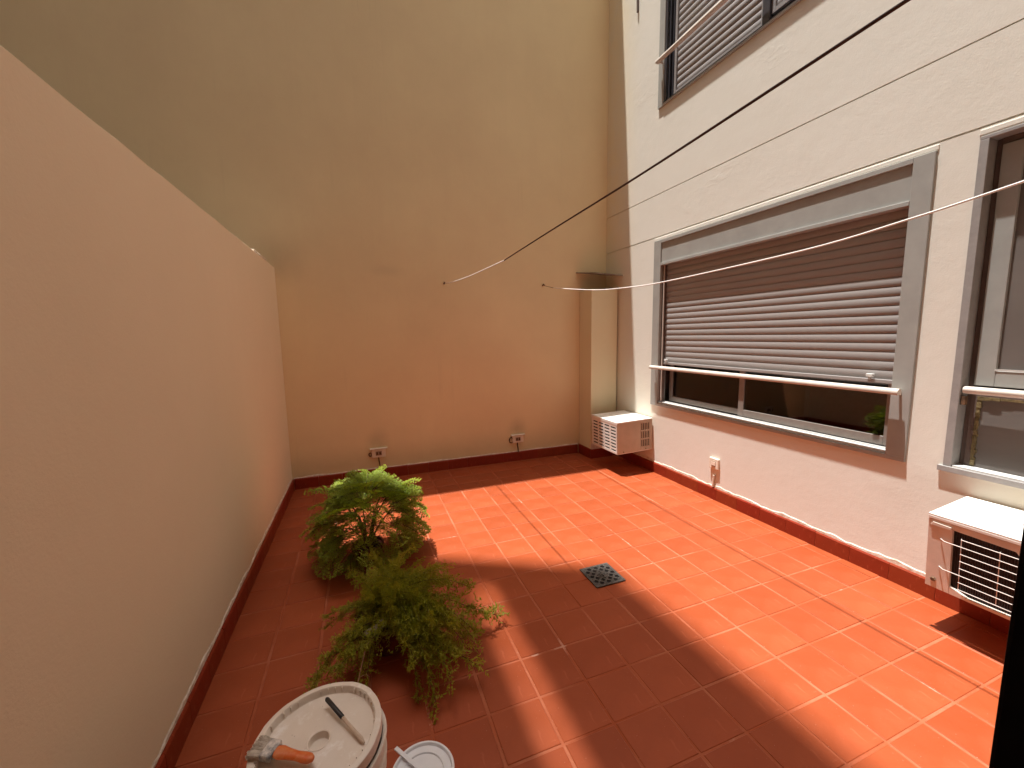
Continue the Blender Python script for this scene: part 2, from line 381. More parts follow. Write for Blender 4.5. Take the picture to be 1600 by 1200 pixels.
# ------------------------------------------------------------------ back wall
HB = 5.42
b = MB(); b.box(-6, W+0.15, DB, DB+0.16, -0.04, HB)
back = b.build('back_wall', M['back'])
tag(back, 'tall cream plastered wall closing the far end of the patio, all in shade', 'wall')
skirting(back, 0, DB, -1, XL+0.012, 1.675, TX)
paint_edge(back, 0, DB, -1, XL+0.01, 1.675, 0.010)
p = MB(); p.box(1.690, W-0.012, DB-0.186, DB-0.0005, -0.002, 1.345)
pil = p.build('pilaster', M['pilaster'], back, bevel=0.004)
p = MB(); p.box(1.680, 1.692, DB-0.196, DB-0.01, 0.0, SK+.004); p.box(1.680, W-0.012, DB-0.199, DB-0.1885, 0.0, SK)
p.build('pilaster_skirting', M['skirt'], pil)
p = MB(); p.box(1.694, W-0.014, DB-0.190, DB-0.1865, SK, SK+0.045); p.build('pilaster_base_patch', M['edge'], pil)
p = MB()
p.add([(1.655, DB-0.002, 1.488), (1.70, DB-0.225, 1.457), (W-0.003, DB-0.235, 1.444), (W-0.003, DB-0.002, 1.480),
       (1.655, DB-0.002, 1.493), (1.70, DB-0.225, 1.463), (W-0.003, DB-0.235, 1.4515), (W-0.003, DB-0.002, 1.486)],
      [(0, 1, 2, 3), (7, 6, 5, 4), (0, 4, 5, 1), (1, 5, 6, 2), (2, 6, 7, 3), (3, 7, 4, 0)])
p.build('tin_flashing', M['tin'], back)

# ------------------------------------------------------------------ low wall on the left
HL = 1.447
b = MB()
# slightly uneven plastered top edge
ny = 60; ya, yb = -1.4, DB-0.001
top = [(ya+(yb-ya)*i/ny, HL+0.0016*math.sin(i*1.7)*math.sin(i*.31)+random.uniform(-.0006, .0006)) for i in range(ny+1)]
for i in range(ny):
    (y0, z0), (y1, z1) = top[i], top[i+1]
    b.face([(XL, y0, -.04), (XL, y1, -.04), (XL, y1, z1-.006), (XL, y0, z0-.006)])
    b.face([(XL, y0, z0-.006), (XL, y1, z1-.006), (XL-.006, y1, z1), (XL-.006, y0, z0)])
    b.face([(XL-.006, y0, z0), (XL-.006, y1, z1), (XL-.12, y1, z1), (XL-.12, y0, z0)])
    b.face([(XL-.12, y0, z0), (XL-.12, y1, z1), (XL-.12, y1, -.04), (XL-.12, y0, -.04)])
b.face([(XL, ya, -.04), (XL-.12, ya, -.04), (XL-.12, ya, HL), (XL, ya, HL)])
left = b.build('low_wall', M['left'])
tag(left, 'lower rose cream wall running along the left side of the patio', 'wall')
skirting(left, 1, XL, 1, -1.35, DB-0.011, TY)
paint_edge(left, 1, XL, 1, -1.35, DB-0.011, 0.017)
b = MB(); b.box(XL-.10, XL-.004, 2.45, 2.74, HL+.001, HL+.011); b.build('pale_cap', M['edge'], left, bevel=.003)  # raised pale strip along part of the wall top

# ------------------------------------------------------------------ facade on the right (building > wall, windows, skirting)
bld = empty('apartment_building', (W, 1.5, 0))
tag(bld, 'pale plastered apartment facade with shuttered windows along the right side of the patio', 'building')
BP = Vector((W, 1.5, 0))
class part_root:      # children of the building are written in scene coordinates
    pass
def bpart(mb, name, mats, parent=bld, **kw):
    o = mb.build(name, mats, None, **kw); o.parent = parent
    o.matrix_parent_inverse = Matrix.Translation(-BP*S) if parent is bld else Matrix.Identity(4)
    return o
WA = (0.885, 2.345, 0.490, 1.620)
WB = (0.885, 2.345, 2.470, 3.62)
WC = (-0.15, 0.778, 0.500, 1.618)
GRV = [(1.645, 1.652), (1.926, 1.9315)]
HF = 7.5
def facade_mesh():
    b = MB()
    ys = sorted({-1.4, DB, WA[0], WA[1], WC[0], WC[1]}); zs = sorted({-.04, HF}|{q for w_ in (WA, WB, WC) for q in w_[2:]}|{q for gq in GRV for q in gq})
    T = 0.15; gd = 0.010
    def state(i, j):
        if i < 0 or j < 0 or i >= len(ys)-1 or j >= len(zs)-1: return None
        y, z = (ys[i]+ys[i+1])/2, (zs[j]+zs[j+1])/2
        for w_ in (WA, WB, WC):
            if w_[0] < y < w_[1] and w_[2] < z < w_[3]: return None
        for ga, gb in GRV:
            if ga < z < gb: return gd
        return 0.0
    for i in range(len(ys)-1):
        for j in range(len(zs)-1):
            s = state(i, j)
            if s is None: continue
            y0, y1, z0, z1 = ys[i], ys[i+1], zs[j], zs[j+1]; x = W+s
            ns = max(1, int((y1-y0)/.35)) if (zs[j+1]-zs[j]) > .01 else 1
            b.face([(x, y0, z0), (x, y0, z1), (x, y1, z1), (x, y1, z0)])
            b.face([(W+T, y0, z0), (W+T, y1, z0), (W+T, y1, z1), (W+T, y0, z1)])
            for di, dj, pts in ((1, 0, ((y1, z0), (y1, z1))), (-1, 0, ((y0, z1), (y0, z0))), (0, 1, ((y1, z1), (y0, z1))), (0, -1, ((y0, z0), (y1, z0)))):
                q = state(i+di, j+dj); xe = W+T if q is None else W+q
                if xe > x+1e-6:
                    (ya, za), (yb_, zb) = pts
                    b.face([(x, ya, za), (x, yb_, zb), (xe, yb_, zb), (xe, ya, za)])
    return b
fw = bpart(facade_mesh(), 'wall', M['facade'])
_sk = empty('skirting_row'); bpy.data.objects.remove(_sk)
def bld_child_fix(before):
    for o in list(bpy.data.objects):
        if o not in before and o.parent is bld: o.matrix_parent_inverse = Matrix.Translation(-BP*S)
bef = set(bpy.data.objects)
skirting(bld, 1, W, -1, -1.35, 2.745, TY)
paint_edge(bld, 1, W, -1, -1.35, 2.745, 0.019)
bld_child_fix(bef)
# thin lip of plaster dressed over each window head
for (y0, y1, z) in ((WA[0]-.004, WA[1]+.006, 1.6225), (WC[0], WC[1]+.004, 1.6215)):
    q = MB(); q.box(W-.0035, W+.002, y0, y1, z, z+.019); bpart(q, 'plaster_lip', M['facade'], bevel=.003)

def slat_mesh(length, pitch, mat, thick=0.006):
    b = MB(); pr = []
    for i in range(7):
        u = i/6; pr.append((-thick*math.sin(math.pi*u)**0.7, u*(pitch-0.0035)))
    pr += [(0.004, pitch-0.0035), (0.004, pitch), (0.007, pitch), (0.007, 0)]
    b.extrude(pr, 1, 0, length); return b.mesh('slat', mat, smooth=True)

def child(mb, name, mats, parent, **kw): return mb.build(name, mats, parent, **kw)
def win_part(mb, name, mats, **kw):
    return bpart(mb, name, mats, bld, **kw)
def sub(o, parent):      # keep scene coordinates under a building part
    o.parent = parent; return o

# --- window A: big roller shutter two thirds down
y0, y1, z0, z1 = WA; fp = W-0.010
q = MB()
q.box(fp, W+.06, y1-.068, y1, z0+.017, z1)                # far stile
q.box(fp, W+.06, y0, y0+.062, z0+.017, z1)                # near stile
q.box(fp, W+.06, y0+.062, y1-.068, z1-.020, z1)           # head
q.box(fp, W+.09, y0, y1, z0, z0+.017)                     # bottom member
q.box(W+.058, W+.13, y1-.030, y1-.001, z0+.017, z1-.02, 1) # dark reveals behind
q.box(W+.058, W+.13, y0+.001, y0+.03, z0+.017, z1-.02, 1)
wa = win_part(q, 'window', [M['frame'], M['brown']], bevel=.0015)
wa['label'] = 'big window with taupe roller shutter lowered most of the way'
a0, a1 = y0+.062, y1-.068
q = MB(); q.box(W-.003, W+.022, a0, a1, 1.470, z1-.0205); sub(q.build('header_panel', M['frame']), wa)
q = MB(); q.box(fp-.002, W+.03, a0, a1, 1.452, 1.4695); sub(q.build('header_ledge', M['frame'], bevel=.0015), wa)
P_ = 0.0366
sm = slat_mesh(a1-a0-.026, P_, M['slat'], .0022)
for k in range(18):
    o = place('slat', sm, wa, (W+.031+random.uniform(-.0003, .0003), a0+.006, .800+P_*k)); 
q = MB(); q.box(W+.019, W+.034, a0+.006, a1-.02, .783, .799); sub(q.build('bottom_bar', M['slat'], bevel=.002), wa)
for yy in (a1-.055, a0+.085):
    q = MB(); q.box(W+.004, W+.020, yy-.012, yy+.012, .806, .820); q.box(W+.006, W+.018, yy-.004, yy+.004, .797, .806)
    sub(q.build('shutter_stop', M['alu'], bevel=.002), wa)
for bx, mt in (((W+.006, W+.012, a1-.022, a1-.016), M['rail']), ((W+.012, W+.04, a1-.0155, a1-.0005), M['brown']), ((W+.012, W+.04, a0+.0005, a0+.005), M['brown'])):
    q = MB(); q.box(*bx, z0+.036, 1.451); sub(q.build('shutter_guide', mt), wa)
def roller_rail(parent, ya, yb, z):
    q = MB(); pr = []
    for i in range(15):
        an = math.radians(-35+ i*(250/14)); pr.append((W-.041-.0135*math.cos(an-math.pi/2+math.pi/2)*1.0, z+.0150*math.sin(an)))
    q.extrude(pr, 1, ya, yb)
    sub(q.build('roller_rail', M['rail'], smooth=True), parent)
    for yy in (ya+.012, yb-.02):
        e = MB(); e.box(W-.034, fp-.0005, yy-.004, yy+.004, z-.012, z+.008); sub(e.build('rail_bracket', M['rail'], bevel=.002), parent)
roller_rail(wa, .905, 2.315, .760)
q = MB(); q.box(W+.0, W+.085, a0+.006, a1-.0005, z0+.0175, z0+.027); q.box(W+.03, W+.036, a0+.006, a1-.001, z0+.0275, z0+.034)
sub(q.build('sill', M['alu'], bevel=.001), wa)
def sash(parent, ya, yb, za, zb, x, wd, mat, gm, name='sash'):
    q = MB(); t = .018
    q.box(x, x+t, ya, ya+wd, za, zb); q.box(x, x+t, yb-wd, yb, za, zb)
    q.box(x, x+t, ya+wd, yb-wd, za, za+wd*1.1); q.box(x, x+t, ya+wd, yb-wd, zb-wd, zb)
    s_ = sub(q.build(name, mat, bevel=.0015), parent)
    g_ = MB(); g_.box(x+.007, x+.010, ya+wd-.002, yb-wd+.002, za+wd*1.1-.002, zb-wd+.002)
    sub(g_.build('glass_pane', gm), parent); return s_
sash(wa, 1.640, 2.245, z0+.036, 1.44, W+.068, .030, M['sash'], M['glass'])
sash(wa, a0+.005, 1.672, z0+.036, 1.44, W+.047, .034, M['sash'], M['glass'])

# --- window B: upper floor, two grey shutters
y0, y1, z0, z1 = WB
q = MB()
q.box(fp, W+.05, y1-.05, y1, z0+.012, z1); q.box(fp, W+.05, y0, y0+.05, z0+.012, z1); q.box(fp, W+.06, y0, y1, z0-.002, z0+.012)
q.box(fp, W+.05, y0+.05, y1-.05, z1-.03, z1)
wb = win_part(q, 'window', M['frame'], bevel=.0015)
wb['label'] = 'upper floor window with two closed grey shutter leaves'
q = MB()
for i in range(4): q.box(W-.004+.014*i, W+.004+.014*i, y1-.0665-.0155*i, y1-.0505-.0155*i, z0+.014, z1-.03)
q.box(W+.002, W+.05, y0+.05, y1-.05, z0+.0125, z0+.026)
q.box(W+.004, W+.04, 1.575, 1.612, z0+.026, z1-.03)
q.box(W+.045, W+.05, y0+.05, y1-.05, z0+.026, z1-.03)
sub(q.build('shutter_track', M['track']), wb)
for (ya, yb, zb_) in ((1.612, 2.232, .030), (y0+.06, 1.574, .055)):
    st = MB(); st.box(W+.018, W+.034, yb-.018, yb, z0+zb_, z1-.04); st.box(W+.018, W+.034, ya, ya+.018, z0+zb_, z1-.04); st.box(W+.018, W+.034, ya+.018, yb-.018, z0+zb_, z0+zb_+.02)
    sub(st.build('shutter_frame', M['slat_grey'], bevel=.001), wb)
    me = slat_mesh(yb-ya-.037, .0385, M['slat_grey'], .0035)
    for k in range(26): place('slat', me, wb, (W+.029, ya+.0185, z0+zb_+.0205+.0385*k))
roller_rail(wb, .905, 2.325, 2.735)

# --- window C: old casement above a fixed pane, at the right edge
y0, y1, z0, z1 = WC
q = MB()
q.box(W-.006, W+.1, y1-.022, y1, z0+.012, z1-.012); q.box(W-.006, W+.1, y0, y1, z1-.012, z1); q.box(W-.012, W+.1, y0, y1+.012, z0-.008, z0+.012)
q.box(W+.045, W+.1, y1-.035, y1-.0225, z0+.0125, z1-.0125, 1); q.box(W+.04, W+.1, y0, y1-.036, z1-.03, z1-.0125, 1)
wc = win_part(q, 'window', [simple('lilac_grey_paint', (0.31, 0.295, 0.285), .55, var=.08), M['brown']], bevel=.0015)
wc['label'] = 'old casement window with grey sash above a fixed puttied pane'
q = MB(); ya = y1-.038
q.box(W+.035, W+.06, ya-.048, ya, .803, 1.585); q.box(W+.035, W+.06, y0, ya-.048, .803, .855); q.box(W+.035, W+.06, y0, ya-.048, 1.54, 1.585)
sub(q.build('casement_sash', M['frame'], bevel=.002), wc)
q = MB(); q.box(W+.0335, W+.0348, y0, ya-.046, .856, .862); sub(q.build('glazing_bead', M['alu']), wc)
q = MB(); q.box(W+.046, W+.049, y0, ya-.046, .853, 1.542); sub(q.build('glass_pane', M['glass_dusty']), wc)
q = MB(); q.tube([(W+.012, ya+.012, .787), (W+.012, y0, .787)], .013, 10); sub(q.build('transom_rail', M['rail'], smooth=True), wc)
q = MB(); q.box(W+.002, W+.02, ya+.004, ya+.014, .735, .765); sub(q.build('rail_catch', M['rust']), wc)
q = MB(); q.box(W+.040, W+.07, ya-.012, ya+.003, z0+.02, .79); q.box(W+.040, W+.07, y0, ya-.012, .765, .79)
sub(q.build('fixed_frame', M['brown']), wc)
q = MB()
for i in range(26):   # crumbly bead of putty
    za = z0+.022+(.742-z0)*i/26; q.box(W+.036+random.uniform(0, .004), W+.05, ya-.019-random.uniform(0, .006), ya-.0122, za, za+(.742-z0)/26+.001)
for i in range(34):
    yy = ya-.014-(ya-.014-y0)*i/34; q.box(W+.036+random.uniform(0, .004), W+.05, yy-(ya-y0)/34, yy+.001, .757-random.uniform(0, .005), .7649)
sub(q.build('putty_bead', M['putty']), wc)
q = MB(); q.box(W+.044, W+.047, y0, ya-.014, z0+.018, .764); sub(q.build('glass_pane', M['glass_dusty']), wc)
q = MB(); q.box(W-.004, W+.05, y0, y1-.024, z0+.0125, z0+.018); sub(q.build('sill', M['alu']), wc)
for o in list(bpy.data.objects):      # sub-parts were written in scene coordinates; their window sits at the scene origin
    pass

# rooms behind the glass
for (ya, yb, za, zb) in ((.80, 2.55, 0.0, 1.9), (-.4, .78, 0.0, 1.9), (.80, 2.55, 2.1, 4.0)):
    q = MB(); xa, xb = W+.152, W+2.0
    q.face([(xb, ya, za), (xb, yb, za), (xb, yb, zb), (xb, ya, zb)]); q.face([(xa, ya, za), (xb, ya, za), (xb, ya, zb), (xa, ya, zb)])
    q.face([(xa, yb, za), (xb, yb, za), (xb, yb, zb), (xa, yb, zb)]); q.face([(xa, ya, zb), (xb, ya, zb), (xb, yb, zb), (xa, yb, zb)])
    q.face([(xa, ya, za), (xb, ya, za), (xb, yb, za), (xa, yb, za)], 1)
    bpart(q, 'room', [M['room'], M['roomfloor']])
# narrow brown upright tube on the facade by the corner
q = MB(); q.tube([(W-.006, 2.585, 3.9), (W-.006, 2.588, 3.4), (W-.006, 2.582, 3.215)], .0075, 6); bpart(q, 'brown_tube', M['brown'])

# ------------------------------------------------------------------ unseen tower added beyond the low wall for its shadow, and the house behind the camera
XT, YT = -1.90, 2.90
tw = MB(); tw.box(-7, XT, -7, YT, -.04, 14.25)
tower = tw.build('shadow_tower', M['far']); tag(tower, 'tall grey rendered tower, unseen, added beyond the low left wall to cast the floor shadow', 'building')
q = MB(); q.box(XT-.08, XT, YT-.17, YT, 14.251, 17.90); q.extrude([(YT-.171, 15.0), (YT-.171, 17.95), (1.4, 18.6), (-7, 18.6), (-7, 15.0)], 0, XT-.08, XT); q.build('shadow_screen', M['far'], tower)  # post and slotted sloping screen, shaped to cast the floor shade and lit bar
for zz in range(2, 14, 2):
    for yy in (-4.5, -2.5, -.6, 1.3):
        q = MB(); q.box(XT+.001, XT+.02, yy, yy+.9, zz, zz+1.0); f_ = q.build('window', M['frame'], tower)  # windows of the added unseen tower
        q = MB(); q.box(XT+.0205, XT+.024, yy+.06, yy+.84, zz+.06, zz+.94); q.build('pane', M['track'], f_)
rh = empty('rear_house', (0, -.3, 0)); tag(rh, 'cream rendered house behind the doorway the patio is seen from, raised and widened to hold off sky light', 'building')
q = MB()
for bx in ((XT+.002, XL-.122, -1.3, -.05, -.04, 10.5), (XL-.121, -.35, -1.3, -.02, HL+.02, 10.5), (XL+.001, -.35, -1.3, -.02, -.003, HL+.019), (.5, W-.001, -1.3, -.02, -.003, 10.5), (-.35, .5, -1.3, -.02, 1.56, 10.5), (-.35, .5, -1.3, -1.2, -.003, 1.56)): q.box(*bx)  # full height and left-hand block added to hold sky light off the back wall
o = q.build('wall', M['rear'], rh); o.matrix_parent_inverse = Matrix.Translation((0, .3*S, 0))
df = empty('door_frame', (.4175, 0, 0)); tag(df, 'black painted door frame at the very right edge, close to the camera', 'door frame')
for nm, bx in (('jamb', (0, .10, -.018, .125, 0, 1.56)), ('jamb', (-.85, -.76, -.018, .02, 0, 1.56)), ('door_head', (-.76, 0, -.018, .02, 1.48, 1.56))):
    q = MB(); q.box(*bx); q.build(nm, M['black'], df, bevel=.003)

# ------------------------------------------------------------------ air conditioners
def louvre_panel(b, o, u, v, nrm, cols, rows, w_, h_, mx, my, gx, gy, k_dark, d=.006):
    """panel at o spanned by u (width) and v (height): bars round dark slots set back by d"""
    o, u, v, nrm = Vector(o), Vector(u), Vector(v), Vector(nrm)
    def slab(a0, a1, b0, b1, t0, t1, k):
        vs = [o+u*a+v*c+nrm*t for t in (t0, t1) for c in (b0, b1) for a in (a0, a1)]
        b.add(vs, [(0, 2, 3, 1), (4, 5, 7, 6), (0, 1, 5, 4), (2, 6, 7, 3), (0, 4, 6, 2), (1, 3, 7, 5)], k)
    slab(0, w_, 0, h_, -.02, -d, k_dark)
    slab(0, mx, 0, h_, -d+.0002, 0, 0); slab(w_-mx, w_, 0, h_, -d+.0002, 0, 0)
    slab(mx, w_-mx, 0, my, -d+.0002, 0, 0); slab(mx, w_-mx, h_-my, h_, -d+.0002, 0, 0)
    cw = (w_-2*mx-gx*(cols-1))/cols; ch = (h_-2*my-gy*(rows-1))/rows
    for i in range(cols-1): slab(mx+cw*(i+1)+gx*i, mx+cw*(i+1)+gx*(i+1), my, h_-my, -d+.0002, 0, 0)
    for i in range(cols):
        for j in range(rows-1): slab(mx+(cw+gx)*i, mx+(cw+gx)*i+cw, my+ch*(j+1)+gy*j, my+ch*(j+1)+gy*(j+1), -d+.0002, -.0006, 0)

ac1 = empty('air_conditioner', (W, 2.485, .166), (0, math.radians(-2.0), 0))
tag(ac1, 'small white window air conditioner with slotted grilles in the far corner beside the pilaster', 'air conditioner')
wA, hA, pA = .33, .228, .300       # along y, height, projection
q = MB(); q.box(-pA+.007, -.001, -wA/2+.007, wA/2-.003, .004, hA-.009); q.build('casing', M['acshade'], ac1, bevel=.002)
q = MB(); q.box(-pA-.001, -.001, -wA/2-.001, wA/2, hA-.0085, hA); q.box(-pA-.001, -pA+.0005, -wA/2-.001, wA/2, hA-.020, hA-.0084); q.build('top_cover', M['acwhite'], ac1, bevel=.0015)
q = MB(); louvre_panel(q, (-pA, wA/2-.001, .0), (0, -1, 0), (0, 0, 1), (-1, 0, 0), 4, 8, wA-.002, hA-.0205, .016, .016, .012, .012, 1)
q.build('front_grille', [M['acwhite'], M['dark']], ac1)
q = MB(); yv = -wA/2
louvre_panel(q, (-.102, yv, .022), (1, 0, 0), (0, 0, 1), (0, -1, 0), 5, 3, .080, hA-.045, .006, .006, .006, .010, 1)
q.build('side_vent', [M['acshade'], M['dark']], ac1)
q = MB(); q.box(-pA, -.104, yv, yv+.0065, .001, hA-.009); q.box(-.020, -.001, yv, yv+.0065, .001, hA-.009); q.box(-.1035, -.0205, yv, yv+.0065, .001, .0215); q.box(-.1035, -.0205, yv, yv+.0065, hA-.0225, hA-.009)
q.build('side_panel', M['acshade'], ac1)
q = MB(); q.box(-pA+.004, -.002, -wA/2+.004, wA/2-.004, -.004, .0035); q.build('base_pan', M['acwhite'], ac1)
for x_ in (-pA+.05, -.06):
    q = MB(); q.tube([(x_, yv-.004, .012), (x_, yv+.002, .012)], .004, 8); q.build('screw', M['rust'], ac1)

ac2 = empty('air_conditioner', (W, .495, .168), (0, math.radians(-5), 0))
tag(ac2, 'larger white window air conditioner with wire guard over its dark coil, at the right edge', 'air conditioner')
wB_, hB_, pB = .42, .252, .212
q = MB(); q.box(-pB+.022, -.001, -wB_/2+.002, wB_/2-.002, .003, hB_-.003); q.build('casing', M['accream'], ac2)
q = MB(); q.box(-pB-.002, .01, -wB_/2, wB_/2, hB_-.0025, hB_+.004); q.box(-pB-.0025, -pB-.0005, -wB_/2, wB_/2, hB_-.012, hB_-.0026); q.build('top_cover', M['acwhite'], ac2, bevel=.001)
for i in range(7):
    q = MB(); yy = .085-.0125*i; q.add([(-.125, yy-.012, hB_+.0042), (-.120, yy-.012, hB_+.0042), (-.085, yy+.004, hB_+.0042), (-.090, yy+.004, hB_+.0042), (-.125, yy-.012, hB_+.0065), (-.120, yy-.012, hB_+.0048), (-.085, yy+.004, hB_+.0048), (-.090, yy+.004, hB_+.0065)],
        [(0, 3, 2, 1), (4, 5, 6, 7), (0, 1, 5, 4), (1, 2, 6, 5), (2, 3, 7, 6), (3, 0, 4, 7)]); q.build('louvre', M['ferrule'], ac2)
q = MB()   # front surround: wide far strip, thin top with a dropped tongue, bottom rail with a crooked lip
ye = wB_/2
q.extrude([(ye, 0), (ye-.058, 0), (ye-.058, hB_-.013), (ye, hB_-.013)], 0, -pB, -pB+.011)
q.extrude([(ye-.0585, hB_-.013), (ye-.0585, hB_-.032), (.02, hB_-.036), (.005, hB_-.058), (-.115, hB_-.060), (-.125, hB_-.038), (-ye, hB_-.038), (-ye, hB_-.013)], 0, -pB, -pB+.011)
q.extrude([(ye-.0585, 0), (ye-.0585, .026), (ye-.10, .010), (-.02, .012), (-.06, .022), (-.12, .010), (-ye, .012), (-ye, 0)], 0, -pB, -pB+.011)
q.build('front_surround', M['accream'], ac2, bevel=.001)
q = MB(); q.box(-pB+.014, -pB+.0205, -ye+.01, ye-.052, .006, hB_-.02)
for i in range(64):
    yy = -ye+.012+i*(2*ye-.066)/64; q.box(-pB+.0112, -pB+.0138, yy, yy+.0022, .008, hB_-.022)
q.build('coil', M['coil'], ac2)
q = MB(); xg = -pB-.010; r_ = .0012
ztop, zbot = hB_-.050, .034
for i in range(8):
    zz = ztop-(ztop-zbot)*i/7
    if i in (1, 5): q.tube([(-pB-.001, ye-.032, zz+.001), (xg, ye-.045, zz), (xg, -ye+.02, zz)], r_, 6)
    else: q.tube([(xg, ye-.082, zz), (xg, -ye+.02, zz)], r_, 6)
for yy in (ye-.082, ye-.163, ye-.245, ye-.325, -ye+.02): q.tube([(xg+.003, yy, ztop+.002), (xg+.003, yy, zbot-.002)], r_, 6)
q.build('wire_guard', M['wire'], ac2, smooth=True)
q = MB(); q.extrude([(ye-.006, hB_-.034), (ye-.056, hB_-.034), (ye-.056, hB_-.024), (ye-.012, hB_-.022)], 0, -pB-.0035, -pB-.0005); q.build('mounting_tab', M['accream'], ac2, bevel=.001)
q = MB(); q.tube([(-pB-.005, ye-.020, .030), (-pB+.001, ye-.020, .030)], [.006, .008], 6); q.build('bolt', M['rust'], ac2)

# ------------------------------------------------------------------ outdoor sockets
def socket_box(loc, face_axis, label, hood, seed):
    e = empty('socket_box', loc, (0, 0, 0 if face_axis == 'y' else math.radians(-90)))   # local: x along the wall, -y outwards, z up
    tag(e, label, 'socket', 'electrical sockets low on the patio walls')
    w_, h_, d_ = (.094, .060, .016) if hood else (.066, .064, .014)
    q = MB(); q.box(-w_/2, w_/2, -d_, -.0005, -h_/2, h_/2); q.build('box', M['socket'], e, bevel=.003)
    if hood:
        q = MB(); q.box(-w_/2-.010, w_/2+.014, -d_-.010, -.0006, h_/2+.0005, h_/2+.007); q.build('hood', M['socket'], e, bevel=.002)
    q = MB(); q.box(-w_*.22, w_*.22, -d_-.002, -d_+.001, -h_*.26, h_*.26); q.build('module_plate', M['socketface'], e, bevel=.001)
    for sx in (-1, 1):
        q = MB(); q.box(sx*w_*.11-.007, sx*w_*.11+.007, -d_-.0035, -d_-.0021, -h_*.17, h_*.17); q.build('outlet', M['socket'] if not hood else M['rust'], e)
    return e
s1 = socket_box((.074, DB, .187), 'y', 'ivory hooded socket box on the back wall behind the fern, nearer the left corner', True, 1)
s2 = socket_box((1.130, DB, .178), 'y', 'ivory socket box with a coiled cable on the back wall nearer the pilaster', True, 2)
s3 = socket_box((W, 1.766, .222), 'x', 'small ivory double socket on the sunlit facade under the big window', False, 3)
for s_ in (s1, s2):
    q = MB(); q.tube([(-.002, -.006, -.030), (.001, -.005, -.06), (.004, -.006, -.085), (.003, -.011, -.113)], .0038, 6); q.build('cable', M['cable'], s_, smooth=True)
    q = MB()
    n_ = 16; rr = .013 if s_ is s1 else .022
    q.tube([(-.052-.004+rr*.7*math.cos(2*math.pi*i/n_*1.6), -.008-.003*math.sin(i), -.006+rr*math.sin(2*math.pi*i/n_*1.6)) for i in range(n_+1)], .0032, 6)
    q.build('cable_loop', M['cable'], s_, smooth=True)
q = MB(); q.tube([(.002, -.008, -.072), (-.002, -.008, -.14)], .006, 8); q.build('conduit', M['edge'], s3, smooth=True)

# ------------------------------------------------------------------ clothes lines
def spline(pts, n_=6):
    P = [Vector(p) for p in pts]; out = []
    for i in range(len(P)-1):
        p0, p1, p2, p3 = P[max(i-1, 0)], P[i], P[i+1], P[min(i+2, len(P)-1)]
        for k in range(n_):
            t = k/n_; out.append(.5*((2*p1)+(p2-p0)*t+(2*p0-5*p1+4*p2-p3)*t*t+(3*p1-p0-3*p2+p3)*t**3))
    out.append(P[-1]); return out
def hook(e, x, y, z):
    q = MB(); q.tube([(x, DB, z), (x, DB-.022, z+.002)], .006, 8); q.tube([(x-.005, DB-.022, z+.010), (x+.004, DB-.026, z-.001), (x, DB-.04, z-.002)], .003, 6); q.build('hook', M['rust'], e)
c1 = empty('clothes_line'); tag(c1, 'dark clothes line with a white sleeve where it meets the shaded back wall', 'clothes line', 'clothes lines strung across the patio')
hook(c1, .584, DB, 1.375)
q = MB(); q.tube(spline([(.584, 2.905, 1.372), (.584, 2.70, 1.354), (.584, 2.25, 1.329), (.584, 1.643, 1.312)]), .0026, 8); q.build('sleeve', M['pvc'], c1, smooth=True)
q = MB(); q.tube(spline([(.584, 1.65, 1.3122), (.584, 1.2, 1.3265), (.584, .76, 1.338), (.584, .42, 1.353), (.584, -.015, 1.374)]), .0023, 8); q.build('line', M['rope'], c1, smooth=True)
c2 = empty('clothes_line'); tag(c2, 'white plastic clothes line sagging in front of the big window, the lower of two', 'clothes line', 'clothes lines strung across the patio')
hook(c2, 1.361, DB, 1.383)
q = MB(); q.tube(spline([(1.361, 2.915, 1.378), (1.361, 2.75, 1.342)]), .0016, 6); q.build('tie_wire', M['rope'], c2, smooth=True)
q = MB(); q.tube(spline([(1.361, 2.75, 1.342), (1.361, 2.217, 1.270), (1.361, 1.89, 1.246), (1.361, 1.567, 1.239), (1.361, .944, 1.257), (1.361, .665, 1.284), (1.361, .471, 1.312), (1.361, -.02, 1.39)]), .0028, 8); q.build('line', M['pvc'], c2, smooth=True)

# ------------------------------------------------------------------ floor drain
dr = empty('floor_drain', (.886, 1.347, 0.0008)); tag(dr, 'square grey cast iron drain grate set in the red floor', 'drain')
h_ = .068
q = MB(); q.box(-h_+.004, h_-.004, -h_+.004, h_-.004, 0, .0006); q.build('drain_shade_plate', M['dark'], dr)  # flat dark plate in place of the shade below the grate
q = MB(); fw_ = .011
for bx in ((-h_, h_, -h_, -h_+fw_), (-h_, h_, h_-fw_, h_), (-h_, -h_+fw_, -h_+fw_, h_-fw_), (h_-fw_, h_, -h_+fw_, h_-fw_)): q.box(*bx, .0007, .0052)
q.build('frame', M['iron'], dr, bevel=.0008)
q = MB(); inn = h_-fw_-.0005
def bar(ax, ay, bx, by, wd, z0, z1):
    d = Vector((bx-ax, by-ay, 0)).normalized(); n2 = Vector((-d.y, d.x, 0))*wd/2
    vs = [Vector((px, py, z))+s_*n2 for z in (z0, z1) for px, py in ((ax, ay), (bx, by)) for s_ in (-1, 1)]
    q.add(vs, [(0, 2, 3, 1), (4, 5, 7, 6), (0, 1, 5, 4), (2, 6, 7, 3), (0, 4, 6, 2), (1, 3, 7, 5)])
for k in range(-3, 4):
    cc = k*2*inn/3.5
    for sgn, zz in ((1, .0044), (-1, .0041)):
        lo, hi = max(-inn, cc-inn), min(inn, cc+inn)
        if hi-lo > .01: bar(lo, sgn*(cc-lo), hi, sgn*(cc-hi), .0075, .0008, zz)
q.lathe([(.021, .0008), (.021, .0048), (.015, .0048), (.015, .0008)], 20)
